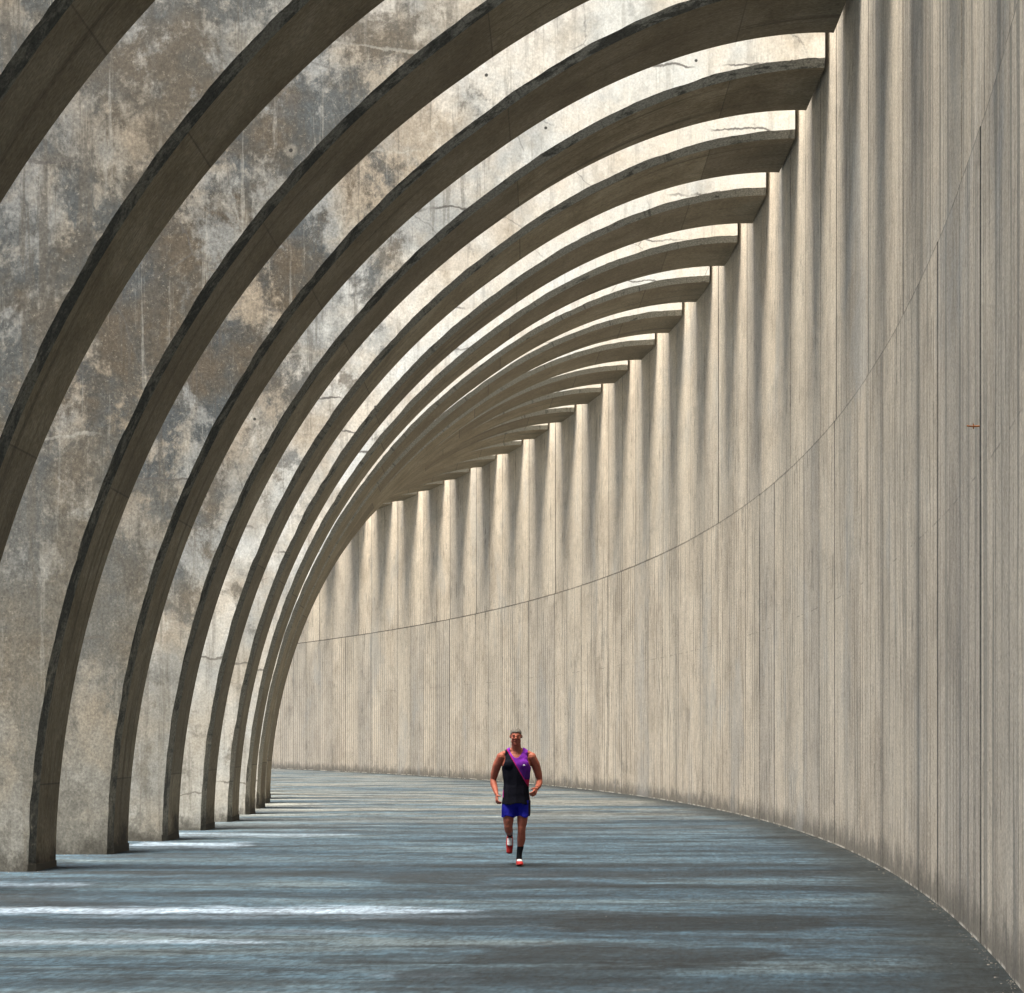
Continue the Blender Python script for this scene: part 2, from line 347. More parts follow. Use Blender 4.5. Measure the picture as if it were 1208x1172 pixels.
def mat_ground():
    t = NT('worn_concrete_floor')
    pos = t.n('ShaderNodeNewGeometry').outputs['Position']
    sep = t.n('ShaderNodeSeparateXYZ'); t.l(pos, sep.inputs[0])
    # polar coordinates round the centre the gallery curves about
    X = t.math('SUBTRACT', sep.outputs[0], CX)
    Y = t.math('SUBTRACT', t.math('MULTIPLY', sep.outputs[1], 2.0), CD)
    rad = t.math('SQRT', t.math('ADD', t.math('MULTIPLY', X, X), t.math('MULTIPLY', Y, Y)))
    ang = t.math('ARCTAN2', Y, X)
    arc = t.math('MULTIPLY', ang, RO * .5)
    dw = t.math('SUBTRACT', RO, rad)            # metres from the big wall
    cmb = t.n('ShaderNodeCombineXYZ'); t.l(dw, cmb.inputs[0]); t.l(arc, cmb.inputs[1])
    p = cmb.outputs[0]
    s1 = t.noise(t.mapv(p, (.34, 1.25, 1)), 1.0, 10, .76, 1.2)
    s2 = t.noise(t.mapv(p, (.9, 3.4, 1), (8, 3, 0)), 1.0, 10, .78, 1.0)
    s3 = t.noise(t.mapv(p, (.10, .55, 1), (2, 9, 0)), 1.0, 5, .6, .8)
    g = t.noise(t.mapv(p, (.6, 1.3, 1)), 11, 10, .9)
    fine = t.noise(p, 60, 3, .7)
    col = t.ramp(s3, [(.38, rgb(.010, .023, .036)), (.47, rgb(.025, .055, .085)), (.55, rgb(.046, .088, .125)), (.64, rgb(.085, .122, .145))])
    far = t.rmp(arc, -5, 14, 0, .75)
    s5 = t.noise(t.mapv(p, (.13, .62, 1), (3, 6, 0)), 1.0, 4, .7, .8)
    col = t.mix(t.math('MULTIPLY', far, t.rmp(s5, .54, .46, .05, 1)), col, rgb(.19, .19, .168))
    col = t.mix(t.rmp(s1, .50, .60, 0, .8), col, rgb(.015, .025, .034))
    col = t.mix(t.rmp(s2, .53, .62, 0, .75), col, rgb(.014, .023, .031))
    col = t.mix(t.rmp(s2, .30, .42, .5, 0), col, rgb(.17, .185, .195))
    col = t.mix(t.rmp(s1, .28, .38, .7, 0), col, rgb(.20, .225, .255))
    s4 = t.noise(t.mapv(p, (1.3, 17, 1), (5, 1, 0)), 1.0, 6, .75, .6)
    col = t.mix(t.rmp(s4, .56, .66, 0, .55), col, rgb(.010, .018, .025))
    col = t.mix(t.rmp(s4, .32, .42, .45, 0), col, rgb(.14, .155, .165))
    wn1 = t.math('SUBTRACT', t.noise(t.mapv(p, (.8, 2.6, 1)), 1.0, 6, .7, .5), .5)
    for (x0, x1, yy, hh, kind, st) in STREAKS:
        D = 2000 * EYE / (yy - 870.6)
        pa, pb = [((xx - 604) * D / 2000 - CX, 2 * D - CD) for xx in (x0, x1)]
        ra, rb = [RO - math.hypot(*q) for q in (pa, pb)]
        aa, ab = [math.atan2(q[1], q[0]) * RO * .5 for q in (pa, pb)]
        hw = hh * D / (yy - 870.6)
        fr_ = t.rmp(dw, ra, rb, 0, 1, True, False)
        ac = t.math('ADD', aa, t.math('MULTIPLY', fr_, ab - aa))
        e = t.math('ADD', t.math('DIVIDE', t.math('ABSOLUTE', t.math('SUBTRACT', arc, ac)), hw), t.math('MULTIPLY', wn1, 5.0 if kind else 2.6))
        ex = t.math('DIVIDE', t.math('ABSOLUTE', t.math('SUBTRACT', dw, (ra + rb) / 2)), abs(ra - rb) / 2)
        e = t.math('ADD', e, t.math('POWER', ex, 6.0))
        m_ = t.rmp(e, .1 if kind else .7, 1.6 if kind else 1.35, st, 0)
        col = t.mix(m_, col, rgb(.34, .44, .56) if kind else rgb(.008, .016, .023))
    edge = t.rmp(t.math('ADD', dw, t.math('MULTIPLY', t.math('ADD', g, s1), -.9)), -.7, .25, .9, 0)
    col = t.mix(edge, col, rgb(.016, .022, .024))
    col = t.mix(t.rmp(g, .53, .63, 0, .7), col, rgb(.085, .115, .135))
    col = t.mix(t.rmp(g, .37, .47, .75, 0), col, rgb(.022, .025, .028))
    col = t.gritty(col, p, (22, 7, 1), .52, 1.45)
    col = t.gritty(col, p, (6, 2.4, 1), .66, 1.32, (5, 5, 0))
    col = t.gritty(col, p, (.8, 1.6, 1), .62, 1.34, (7, 5, 0))
    rough = t.math('ADD', .52, t.math('MULTIPLY', s1, .5))
    t.b.inputs['Specular IOR Level'].default_value = .35
    nrm = t.bump(t.math('ADD', t.math('ADD', t.math('MULTIPLY', g, 2), t.math('MULTIPLY', fine, .4)), t.math('MULTIPLY', s2, 2)), .9, .015)
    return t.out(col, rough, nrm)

def _arc_len(a):
    n = 400; L = 0; p = None
    for i in range(n + 1):
        q = plan(RO, A_START + (a - A_START) * i / n)
        if p is not None: L += (q - p).length
        p = q
    return L
s_far0, s_far1 = _arc_len(A0 + 9 * DA), _arc_len(A0 + 12 * DA)
s_near0, s_near1 = _arc_len(A0 - 6 * DA), _arc_len(A0 + 4 * DA)
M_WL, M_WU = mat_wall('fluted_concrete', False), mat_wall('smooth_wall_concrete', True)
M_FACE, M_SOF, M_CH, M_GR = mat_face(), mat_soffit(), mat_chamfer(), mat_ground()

# ------------------------------------------------------------ ground
def build_ground():
    v = [(-1500, -1500, 0), (1500, -1500, 0), (1500, 1500, 0), (-1500, 1500, 0)]
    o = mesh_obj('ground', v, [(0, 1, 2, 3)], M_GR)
    setp(o, 'worn blue-grey concrete floor with dark streaks running across it', 'floor', kind='structure')
build_ground()

# ------------------------------------------------------------ the curved wall
rnd = random.Random(5)
def arc_table():
    N = 4000; pts = []; s = 0; prev = None
    for i in range(N + 1):
        a = A_START + (A_END - A_START) * i / N
        p = plan(RO, a)
        if prev is not None: s += (p - prev).length
        pts.append((s, a)); prev = p
    return pts
ARC = arc_table()
def a_at(s):
    lo, hi = 0, len(ARC) - 1
    while hi - lo > 1:
        m = (lo + hi) // 2
        if ARC[m][0] <= s: lo = m
        else: hi = m
    f = (s - ARC[lo][0]) / (ARC[hi][0] - ARC[lo][0])
    return ARC[lo][1] + f * (ARC[hi][1] - ARC[lo][1])
def s_at(a):
    i = (a - A_START) / (A_END - A_START) * (len(ARC) - 1)
    i = min(max(i, 0), len(ARC) - 2); k = int(i)
    return ARC[k][0] + (i - k) * (ARC[k + 1][0] - ARC[k][0])

def wall_course(name, z0, z1, mat, parent, depth_f, base_off, seed):
    """profile along the arc with real grooves at the boards and joints, extruded between z0 and z1"""
    r = random.Random(seed)
    total = ARC[-1][0]
    jv, tv, pv = [], [], .5
    jmax = lambda m: 1.0 if m else .62
    prof = []                                   # (s, inward offset: + = towards the gallery)
    k0 = -18
    s = 0.02
    bounds = []
    for k in range(k0, 34):
        sc = s_at(A0 + (k + .2) * DA)           # middle of a slot
        sn = s_at(A0 + (k + 1.2) * DA)
        bounds.append((sc, True)); bounds.append(((sc + sn) / 2, False))
    for i in range(len(bounds) - 1):
        sa, main = bounds[i]; sb = bounds[i + 1][0]
        off = base_off + r.uniform(-.006, .006)
        jw, jd = (.014, .035) if main else (.009, .02)
        pt = r.random(); jw_ = .05 if main else .03
        prof += [(sa - jw_, None), (sa - jw, None), (sa - jw + .001, off - jd), (sa + jw, off - jd), (sa + jw + .001, off), (sa + jw_, off)]
        jv += [0, jmax(main), jmax(main), jmax(main), jmax(main), 0]; tv += [pv, pt, pt, pt, pt, pt]; pv = pt
        n = 8
        w = (sb - sa) / n
        for b in range(1, n):
            if r.random() < .30: continue
            c = sa + b * w + r.uniform(-.02, .02)
            gd = depth_f * r.uniform(.4, 1.0); gw = r.uniform(.006, .012)
            prof += [(c - gw, off), (c, off - gd), (c + gw, off)]; jv += [0, 0, 0]; tv += [pt] * 3
    # resolve None with the previous offset
    last = base_off; out = []
    for (s, o) in prof:
        if o is None: o = last
        else:
            pass
        out.append((s, o))
        if o > base_off - .008: last = o
    zs = [z0 + (z1 - z0) * i / 5 for i in range(6)]
    verts, uvs, faces = [], [], []
    uj = []
    for (s, o), j_, t_ in zip(out, jv, tv):
        a = a_at(s); p = plan(RO, a); t = tang(RO, a); n = Vector((-t.y, t.x, 0))
        q = p + n * o
        for z in zs:
            verts.append((q.x, q.y, z)); uvs.append((s, z)); uj.append((j_, t_))
    # back row for thickness
    nz = len(zs); m = len(out)
    for i in range(m - 1):
        for j in range(nz - 1):
            faces.append((i * nz + j, (i + 1) * nz + j, (i + 1) * nz + j + 1, i * nz + j + 1))
    base = len(verts)
    step = 6; idx = list(range(0, m, step))
    if idx[-1] != m - 1: idx.append(m - 1)
    for i in idx:
        s, o = out[i]; a = a_at(s); p = plan(RO, a); t = tang(RO, a); n = Vector((-t.y, t.x, 0)); q = p - n * .7
        verts.append((q.x, q.y, z0)); uvs.append((s, z0)); verts.append((q.x, q.y, z1)); uvs.append((s, z1))
    for j in range(len(idx) - 1):
        b = base + 2 * j
        faces.append((b, b + 1, b + 3, b + 2))
        faces.append(tuple([b + 1] + [i * nz + nz - 1 for i in range(idx[j], idx[j + 1] + 1)] + [b + 3]))
        faces.append(tuple([b + 2] + [i * nz for i in range(idx[j + 1], idx[j] - 1, -1)] + [b]))
    faces.append(tuple(range(nz)) + (base + 1, base))
    e = (m - 1) * nz
    faces.append(tuple(range(e + nz - 1, e - 1, -1)) + (len(verts) - 2, len(verts) - 1))
    ob = mesh_obj(name, verts, faces, mat, parent, uvs=uvs)
    l2 = ob.data.uv_layers.new(name='Joint')
    for li, l in enumerate(ob.data.loops):
        l2.data[li].uv = uj[l.vertex_index] if l.vertex_index < len(uj) else (0, .5)
    return ob

p0 = plan(RO, A0)
wall = bpy.data.objects.new('concrete_wall', None); C.objects.link(wall)
setp(wall, 'tall curved concrete wall with vertical board marks, closing the right side of the gallery', 'wall')
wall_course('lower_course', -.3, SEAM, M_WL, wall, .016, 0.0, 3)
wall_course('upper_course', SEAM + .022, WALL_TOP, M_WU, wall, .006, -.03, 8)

# ------------------------------------------------------------ the arched fins
NEXP = 1.86
ZTOP = 12.74
def arch(phi):
    """superellipse quarter: phi 0 at the springing, pi/2 at the wall -> (s, z)"""
    s = 1 - max(math.cos(phi), 0) ** (2 / NEXP)
    n = 1.93 - .2 * min(s, .5)
    return s, ZTOP * max(1 - (1 - s) ** n, 0) ** (1 / n)

def build_fin(k):
    A = plan(RI, B0 + (k + 1) * DA)
    aw = A0 + (k - .6) * DA
    tw = tang(RO, aw)
    Bf = plan(RO, aw)
    Bb = plan(RO, A0 + k * DA)
    ax = (Bf - A); L = ax.length; ax.normalize()
    nb = Vector((-ax.y, ax.x, 0))                       # towards the back (away from the camera)
    wd = Vector((-tw.y, tw.x, 0))                       # from the wall inward
    L -= .05
    t0, t1 = .90, (Bb - Bf).length * .995
    N = 150
    r = random.Random(100 + k)
    def thick(x):
        g = max(0, min(1, x / L))
        return t0 + (t1 - t0) * g
    pts = []
    for i in range(N + 1):
        ph = math.pi / 2 * i / N
        s, z = arch(ph); pts.append(Vector((s * L, z)))
    pts[0].y = -.3; pts[0].x = 0
    secs = []; length = 0; lens = []
    for i in range(N + 1):
        a = pts[max(i - 1, 0)]; b = pts[min(i + 1, N)]
        tg = (b - a).normalized()
        if i <= 1: tg = Vector((0, 1))
        if i == N: tg = Vector((1, 0))
        inn = Vector((tg.y, -tg.x))                     # towards the gallery
        f = i / N
        c = .08 * (1 - f) + .14 * f
        cd = .07
        d_out = 2.1 + 1.1 * f
        if i: length += (pts[i] - pts[i - 1]).length
        lens.append(length)
        Lp = pts[i]
        S = Lp + inn * c
        O = Lp - inn * d_out
        if i == N: S.x = O.x = Lp.x = L
        S.x = min(S.x, L)
        S2 = S.copy()
        secs.append((Lp, S, O, cd, S2))
    ncols = 0
    verts = []; uvs = []; faces = []; mi = []
    def P3(q, depth):
        v = A + ax * q.x + nb * depth
        return (v.x - A.x, v.y - A.y, q.y)
    # columns: 0 outer front, 1 mid front, 2 arris front, 3 arris (chamfer copy), 4 soffit front (chamfer copy),
    #          5 soffit front, 6 soffit back, 7 back (copy), 8 outer back
    for i, (Lp, S, O, cd, S2) in enumerate(secs):
        jit = 0.016 * (noise.noise(Vector((lens[i] * 2.3, k * 3.1, 0)))) + 0.020 * abs(noise.noise(Vector((lens[i] * 8.3, k * 3.1, 4))))
        Lj = Lp + (S - Lp).normalized() * jit if i < N else Lp
        u = lens[i]
        tb = thick(S.x); tbo = thick(O.x); tl = thick(Lp.x)
        row = [(P3(O, 0), (u, 0)), (P3(Lp.lerp(O, .5), 0), (u, 0)), (P3(Lj, 0), (u, 0)), (P3(Lj, 0), (u, 0)), (P3(S, cd), (u, .2)),
               (P3(S, cd), (u, 0)), (P3(S2, tb), (u, tb)), (P3(S2, tb), (u, tb)), (P3(O, tbo), (u, tb)), (P3(O, 0), (u, tb))]
        for p, q in row: verts.append(p); uvs.append(q)
    W = 10
    for i in range(N):
        a, b = i * W, (i + 1) * W
        for c0, c1, m in ((0, 1, 0), (1, 2, 0), (3, 4, 1), (5, 6, 2), (7, 8, 0), (8, 9, 0)):
            faces.append((a + c0, a + c1, b + c1, b + c0)); mi.append(m)
    e = N * W
    faces.append((e + 0, e + 1, e + 2, e + 4, e + 6, e + 8)); mi.append(0)
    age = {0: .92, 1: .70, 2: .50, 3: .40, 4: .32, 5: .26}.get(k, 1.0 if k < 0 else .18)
    o = bpy.data.objects.new('concrete_arch', None); C.objects.link(o)
    o.location = (A.x, A.y, 0)
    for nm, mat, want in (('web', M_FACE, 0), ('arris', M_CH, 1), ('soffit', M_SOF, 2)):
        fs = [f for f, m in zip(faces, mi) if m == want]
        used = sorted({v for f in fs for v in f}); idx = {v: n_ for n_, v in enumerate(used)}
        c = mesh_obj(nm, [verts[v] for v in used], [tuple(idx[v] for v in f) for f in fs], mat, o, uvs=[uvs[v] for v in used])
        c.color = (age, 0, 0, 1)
    # rough footing block at the springing
    fv = []; ff = []
    ox, oy = .0, 0
    prof = [(.0, -.012), (.088, .06), (.10, t0 - .03), (.094, t0 + .012), (-.1, t0 + .012)]
    hh = [r.uniform(.07, .13) for _ in prof]
    for (x, d), h in zip(prof, hh):
        for z in (-.05, h):
            q = ax * (x + r.uniform(-.008, .008)) + nb * (d + .0)
            sh = 1 if z < 0 else .985
            fv.append((q.x * sh, q.y * sh, z))
    n = len(prof)
    for i in range(n):
        j = (i + 1) % n
        ff.append((2 * i, 2 * j, 2 * j + 1, 2 * i + 1))
    ff.append(tuple(2 * i + 1 for i in range(n)))
    ft = mesh_obj('footing', fv, ff, M_CH, o)
    ft.color = (max(age, .6), 0, 0, 1)
    return o

ORD = ['first', 'second', 'third', 'fourth', 'fifth', 'sixth', 'seventh', 'eighth', 'ninth', 'tenth', 'eleventh', 'twelfth', 'thirteenth',
       'fourteenth', 'fifteenth', 'sixteenth', 'seventeenth', 'eighteenth', 'nineteenth', 'twentieth', 'twenty-first', 'twenty-second']
NEAR = {-1: 'broad blackened concrete arch, its foot nearest us at the left edge of the floor',
        0: 'mottled concrete arch, foot second from the left, wall end touching the upper edge',
        1: 'stained pale arch, foot third from the left, highest whole wall end in view',
        -2: 'dark concrete arch cutting across the left edge, its foot just outside the photo',
        -3: 'darkest concrete arch, crossing only the top left corner of the photo'}
fins = {}
for k in range(-8, 23):
    fins[k] = build_fin(k)
    if k in NEAR: lab = NEAR[k]
    elif 2 <= k < 18: lab = 'pale concrete arch meeting the wall %s down from the highest whole one' % ORD[k - 2]
    else: lab = 'concrete arch overhead beside or behind the viewer, outside the photo'
    if k >= 18: lab = 'one of the farthest concrete arches, hidden behind the nearer ones at the bend'
    setp(fins[k], lab, 'arch', 'concrete arch ribs along the gallery')

# backing strip that closes the construction joint between the two pours
def seam_back():
    verts, faces = [], []
    n = 260
    for i in range(n + 1):
        a = A_START + (A_END - A_START) * i / n; p = plan(RO, a); t = tang(RO, a); w = Vector((-t.y, t.x, 0))
        for off, z in ((-.06, SEAM - .02), (-.06, SEAM + .06)):
            q = p + w * off; verts.append((q.x, q.y, z))
    for i in range(n): faces.append((2 * i, 2 * i + 2, 2 * i + 3, 2 * i + 1))
    t = NT('joint_filler'); m = t.out(rgb(.05, .048, .045), .95)
    mesh_obj('joint_filler', verts, faces, m, wall)
seam_back()

def wall_point(px, py):
    """where the line of sight through a photo pixel meets the wall (build-time measuring only)"""
    dx = (px - 604) / 2000.0
    a_ = dx * dx + 4; b_ = -2 * (dx * CX + 2 * CD); c_ = CX * CX + CD * CD - RO * RO
    D = (-b_ + math.sqrt(b_ * b_ - 4 * a_ * c_)) / (2 * a_)
    a = math.atan2(2 * D - CD, dx * D - CX)
    return plan(RO, a), tang(RO, a), EYE - (py - 870.6) * D / 2000.0

# rusty bar left sticking out of the wall
def tube(path, rad, seg=8):
    vs_, fs = [], []
    for i, p in enumerate(path):
        p = Vector(p); a = Vector(path[max(i - 1, 0)]); b = Vector(path[min(i + 1, len(path) - 1)])
        d = (b - a).normalized(); u = d.orthogonal().normalized(); w = d.cross(u)
        r = rad[i] if isinstance(rad, (list, tuple)) else rad
        for j in range(seg):
            an = 2 * math.pi * j / seg; vs_.append(p + u * math.cos(an) * r + w * math.sin(an) * r)
    for i in range(len(path) - 1):
        for j in range(seg):
            k = (j + 1) % seg; fs.append((i * seg + j, i * seg + k, (i + 1) * seg + k, (i + 1) * seg + j))
    fs.append(tuple(range(seg - 1, -1, -1))); e = (len(path) - 1) * seg; fs.append(tuple(range(e, e + seg)))
    return vs_, fs
t = NT('rust'); uvn = t.n('ShaderNodeTexCoord').outputs['Object']
M_RUST = t.out(t.ramp(t.noise(uvn, 40, 4, .6), [(.4, rgb(.22, .07, .02)), (.6, rgb(.42, .15, .04))]), .85)
q, tg, z = wall_point(1156, 503)
nw = Vector((-tg.y, tg.x, 0))
q = q + nw * .03
zz = Vector((0, 0, z))
v_, f_ = tube([q - nw * .06 + zz, q + nw * .035 + zz, q + nw * .075 + zz + Vector((0, 0, .006))], [.007, .007, .006])
rb = mesh_obj('rusty_bar', v_, f_, M_RUST, wall)
v_, f_ = tube([q + nw * .022 + zz - tg * .001 + Vector((0, 0, -.022)), q + nw * .022 + zz + Vector((0, 0, .022))], .005)
mesh_obj('bar_tie', v_, f_, M_RUST, rb)

# grit and mortar crumbs lying along the foot of the wall and round the arch feet
def grit():
    r = random.Random(21); verts, faces = [], []
    t = NT('pale_grit'); m = t.out(rgb(.20, .19, .17), .95)
    def stone(c, s):
        b = len(verts); h = s * r.uniform(.4, .8); n = 5; ph = r.uniform(0, 6)
        for j in range(n):
            a = ph + 2 * math.pi * j / n; rr = s * r.uniform(.7, 1.1)
            verts.append((c[0] + math.cos(a) * rr, c[1] + math.sin(a) * rr, -.002))
        for j in range(n):
            a = ph + 2 * math.pi * j / n; rr = s * r.uniform(.4, .8)
            verts.append((c[0] + math.cos(a) * rr, c[1] + math.sin(a) * rr, h))
        for j in range(n):
            k = (j + 1) % n; faces.append((b + j, b + k, b + n + k, b + n + j))
        faces.append(tuple(b + n + j for j in range(n)))
    for i in range(3200):
        a = A0 + r.uniform(-9, 22) * DA
        d = abs(r.gauss(0, .05)) + .01
        if noise.noise(Vector((a * 420, 0, 0))) < -.05: d += .05; 
        if noise.noise(Vector((a * 420, 0, 0))) < -.2: continue
        p = plan(RO - d, a); stone((p.x, p.y), r.uniform(.002, .007) if r.random() < .95 else r.uniform(.007, .016))
    for i in range(700):
        a = A0 + r.uniform(-9, 20) * DA; p = plan(r.uniform(RI, RO), a); stone((p.x, p.y), r.uniform(.002, .007))
    for k, f in fins.items():
        for i in range(46):
            stone((f.location.x + r.gauss(-.25, .35), f.location.y + r.gauss(.15, .35)), r.uniform(.003, .010))
    o = mesh_obj('grit', verts, faces, m)
    setp(o, 'pale crumbs of grit and mortar scattered along the foot of the wall', 'grit', kind='stuff')
grit()

# ------------------------------------------------------------ the runner
def sphere_verts():
    bm = bmesh.new(); bmesh.ops.create_icosphere(bm, subdivisions=2, radius=1)
    v = [x.co.copy() for x in bm.verts]; f = [tuple(q.index for q in p.verts) for p in bm.faces]; bm.free(); return v, f
SV, SF = sphere_verts()
def remeshed(blobs, voxel, smooth=4, grow=0.0):
    """blobs: (centre, (rx, ry, rz)) -> one continuous surface"""
    vs_, fs = [], []
    for c, r in blobs:
        b = len(vs_); c = Vector(c)
        for v in SV: vs_.append((c.x + v.x * (r[0] + grow), c.y + v.y * (r[1] + grow), c.z + v.z * (r[2] + grow)))
        for f in SF: fs.append((f[0] + b, f[1] + b, f[2] + b))
    me = bpy.data.meshes.new('tmp'); me.from_pydata(vs_, [], fs); me.update()
    o = bpy.data.objects.new('tmp', me); C.objects.link(o)
    m = o.modifiers.new('r', 'REMESH'); m.mode = 'VOXEL'; m.voxel_size = voxel
    if smooth:
        sm = o.modifiers.new('s', 'SMOOTH'); sm.factor = .5; sm.iterations = smooth
    dg = bpy.context.evaluated_depsgraph_get(); dg.update()
    res = bpy.data.meshes.new_from_object(o.evaluated_get(dg))
    bpy.data.objects.remove(o); bpy.data.meshes.remove(me)
    res.materials.clear()
    return res
def chain(pts, step=.012):
    """pts: (x, y, z, rx, ry[, rz])"""
    out = []
    for i in range(len(pts) - 1):
        a, b = pts[i], pts[i + 1]
        L = (Vector(a[:3]) - Vector(b[:3])).length; n = max(2, int(L / step))
        for j in range(n + 1):
            f = j / n
            c = tuple(a[q] * (1 - f) + b[q] * f for q in range(3))
            g = f * f * (3 - 2 * f)
            rx = a[3] * (1 - g) + b[3] * g; ry = a[4] * (1 - g) + b[4] * g
            ra = a[5] if len(a) > 5 else min(a[3], a[4]); rb = b[5] if len(b) > 5 else min(b[3], b[4])
            out.append((c, (rx, ry, ra * (1 - g) + rb * g)))
    return out
def cut(me, keep):
    bm = bmesh.new(); bm.from_mesh(me)
    kill = [f for f in bm.faces if not keep(f.calc_center_median())]
    bmesh.ops.delete(bm, geom=kill, context='FACES')
    bm.to_mesh(me); bm.free(); return me
def part(name, me, mat, parent, thick=0):
    me.name = name; me.materials.append(mat)
    for p in me.polygons: p.use_smooth = True
    o = bpy.data.objects.new(name, me); C.objects.link(o)
    if parent: o.parent = parent
    if thick:
        s = o.modifiers.new('s', 'SOLIDIFY'); s.thickness = thick; s.offset = -1
    return o

def cloth_mat(name, col, rough=.8):
    t = NT(name); v = t.n('ShaderNodeTexCoord').outputs['Object']
    n = t.noise(v, 9, 4, .6)
    t.b.inputs['Specular IOR Level'].default_value = .2
    return t.out(col, rough, t.bump(n, .5, .02))

def build_runner(loc):
    # ---- skin
    t = NT('skin'); v = t.n('ShaderNodeTexCoord').outputs['Object']
    n1 = t.noise(v, 7, 4, .6)
    col = t.ramp(n1, [(.35, rgb(.27, .072, .045)), (.65, rgb(.38, .12, .075))])
    t.b.inputs['Specular IOR Level'].default_value = .3
    M_SKIN = t.out(col, .62)
    t = NT('grey_hair'); v = t.n('ShaderNodeTexCoord').outputs['Object']
    M_HAIR = t.out(t.ramp(t.noise(t.mapv(v, (1, 1, .4)), 90, 4, .7), [(.35, rgb(.05, .046, .04)), (.65, rgb(.20, .185, .16))]), .8, t.bump(t.noise(v, 120, 3, .6), .8, .01))
    # ---- torso, arms, legs as blobs (the man faces -Y, his right side is at -X)
    torso = chain([(-.005, .0, .86, .160, .112, .10), (-.005, .0, .96, .162, .118, .10), (0, -.005, 1.08, .166, .122, .10),
                   (0, -.005, 1.20, .182, .125, .10), (0, -.005, 1.32, .196, .125, .09), (0, .0, 1.41, .180, .105, .06), (0, .01, 1.475, .120, .080, .045)], .02)
    neck = chain([(0, .015, 1.47, .100, .072, .04), (-.002, .005, 1.53, .070, .066, .04), (-.005, -.008, 1.61, .064, .068, .05)], .012)
    delts = [((-.200, .005, 1.43), (.066, .064, .066)), ((.200, .005, 1.43), (.066, .064, .066)),
             ((-.115, .012, 1.480), (.10, .055, .040)), ((.115, .012, 1.480), (.10, .055, .040)), ((-.07, .015, 1.515), (.06, .05, .035)), ((.07, .015, 1.515), (.06, .05, .035)),
             ((-.075, -.085, 1.33), (.085, .045, .07)), ((.075, -.085, 1.33), (.085, .045, .07))]
    armR = chain([(-.206, .005, 1.42, .061, .060), (-.252, .03, 1.33, .060, .060), (-.288, .07, 1.22, .054, .055), (-.305, .095, 1.13, .042, .044),
                  (-.302, .06, 1.08, .046, .046), (-.285, .00, 1.02, .040, .041), (-.262, -.07, .95, .028, .030)], .01)
    armL = chain([(.206, .005, 1.42, .061, .060), (.252, .03, 1.33, .060, .060), (.288, .07, 1.22, .054, .055), (.308, .095, 1.125, .042, .044),
                  (.303, .05, 1.095, .046, .046), (.292, -.04, 1.055, .040, .041), (.262, -.14, 1.015, .028, .030)], .01)
    def hand(w, d, side, curl):
        """w wrist, d unit direction, side = thumb direction; five bent fingers"""
        w, d, side = Vector(w), Vector(d).normalized(), Vector(side).normalized()
        side = (side - d * side.dot(d)).normalized(); up = d.cross(side)
        out = []
        for a in range(7):
            for b in (-1.3, -.45, .45, 1.3):
                c = w + d * (.012 + a * .013) + side * b * .018
                out.append((tuple(c), (.0155, .0155, .0155)))
        for b, L in ((1.5, .066), (.5, .074), (-.5, .070), (-1.5, .056)):
            p = w + d * .094 + side * b * .0185; dd = d.copy(); r = .0098
            for seg, fl in ((.45, .35), (.32, .95), (.23, .8)):
                dd = (dd * math.cos(fl * curl) + up * math.sin(fl * curl)).normalized()
                m = 5
                for q in range(m):
                    out.append((tuple(p + dd * L * seg * q / m), (r, r, r)))
                p = p + dd * L * seg; r *= .92
            out.append((tuple(p), (r, r, r)))
        p = w + d * .03 + side * .034; dd = (d * .75 + side * .65).normalized(); r = .012
        for seg, fl in ((.034, .2), (.028, .7)):
            dd = (dd * math.cos(fl * curl) + (up * .8 - side * .5).normalized() * math.sin(fl * curl)).normalized()
            for q in range(5): out.append((tuple(p + dd * seg * q / 5), (r, r, r)))
            p = p + dd * seg; r *= .9
        out.append((tuple(p), (r, r, r)))
        return out
    hR = hand((-.258, -.085, .938), (.02, -.50, -.85), (.25, -.8, .5), -1.5)
    hL = hand((.258, -.152, 1.010), (-.22, -.80, -.45), (-.3, -.1, .9), 1.5)
    # standing (his left) leg, viewer's right
    legL = chain([(.085, .0, .88, .100, .105), (.087, -.02, .74, .088, .095), (.078, -.04, .60, .072, .080), (.070, -.05, .50, .057, .062),
                  (.068, -.045, .44, .055, .056), (.066, -.015, .35, .058, .062), (.052, .005, .25, .043, .046), (.038, .015, .15, .033, .038), (.035, .015, .08, .034, .042)], .012)
    footL = chain([(.035, .03, .050, .028, .034, .035), (.040, -.05, .035, .030, .034, .022), (.046, -.12, .028, .030, .03, .016)], .012)
    # lifted leg
    legR = chain([(-.085, .0, .88, .100, .105), (-.098, -.03, .74, .088, .095), (-.105, -.045, .61, .074, .080), (-.105, -.05, .52, .060, .062),
                  (-.103, -.035, .475, .056, .056), (-.098, .07, .455, .056, .058), (-.092, .20, .425, .044, .046), (-.088, .31, .40, .033, .036), (-.087, .345, .385, .034, .040)], .012)
    footR = chain([(-.087, .38, .355, .028, .030, .034), (-.088, .385, .29, .030, .022, .034), (-.090, .37, .225, .030, .016, .03)], .012)
    # ---- head
    H0 = Vector((-.006, -.015, 1.700))
    head = []
    def hb(x, y, z, a, b, c): head.append(((H0.x + x, H0.y + y, H0.z + z), (a, b, c)))
    hb(0, .012, .030, .076, .095, .088); hb(0, -.020, .000, .068, .078, .078); hb(0, -.030, -.050, .062, .062, .060)
    hb(0, -.050, -.088, .044, .042, .036); hb(-.037, -.032, -.058, .028, .044, .040); hb(.037, -.032, -.058, .028, .044, .040)
    hb(0, -.074, .022, .046, .018, .013)                                        # brow
    hb(0, -.098, -.004, .011, .014, .026); hb(0, -.108, -.022, .016, .016, .012); hb(-.012, -.1, -.027, .009, .011, .008); hb(.012, -.1, -.027, .009, .011, .008)
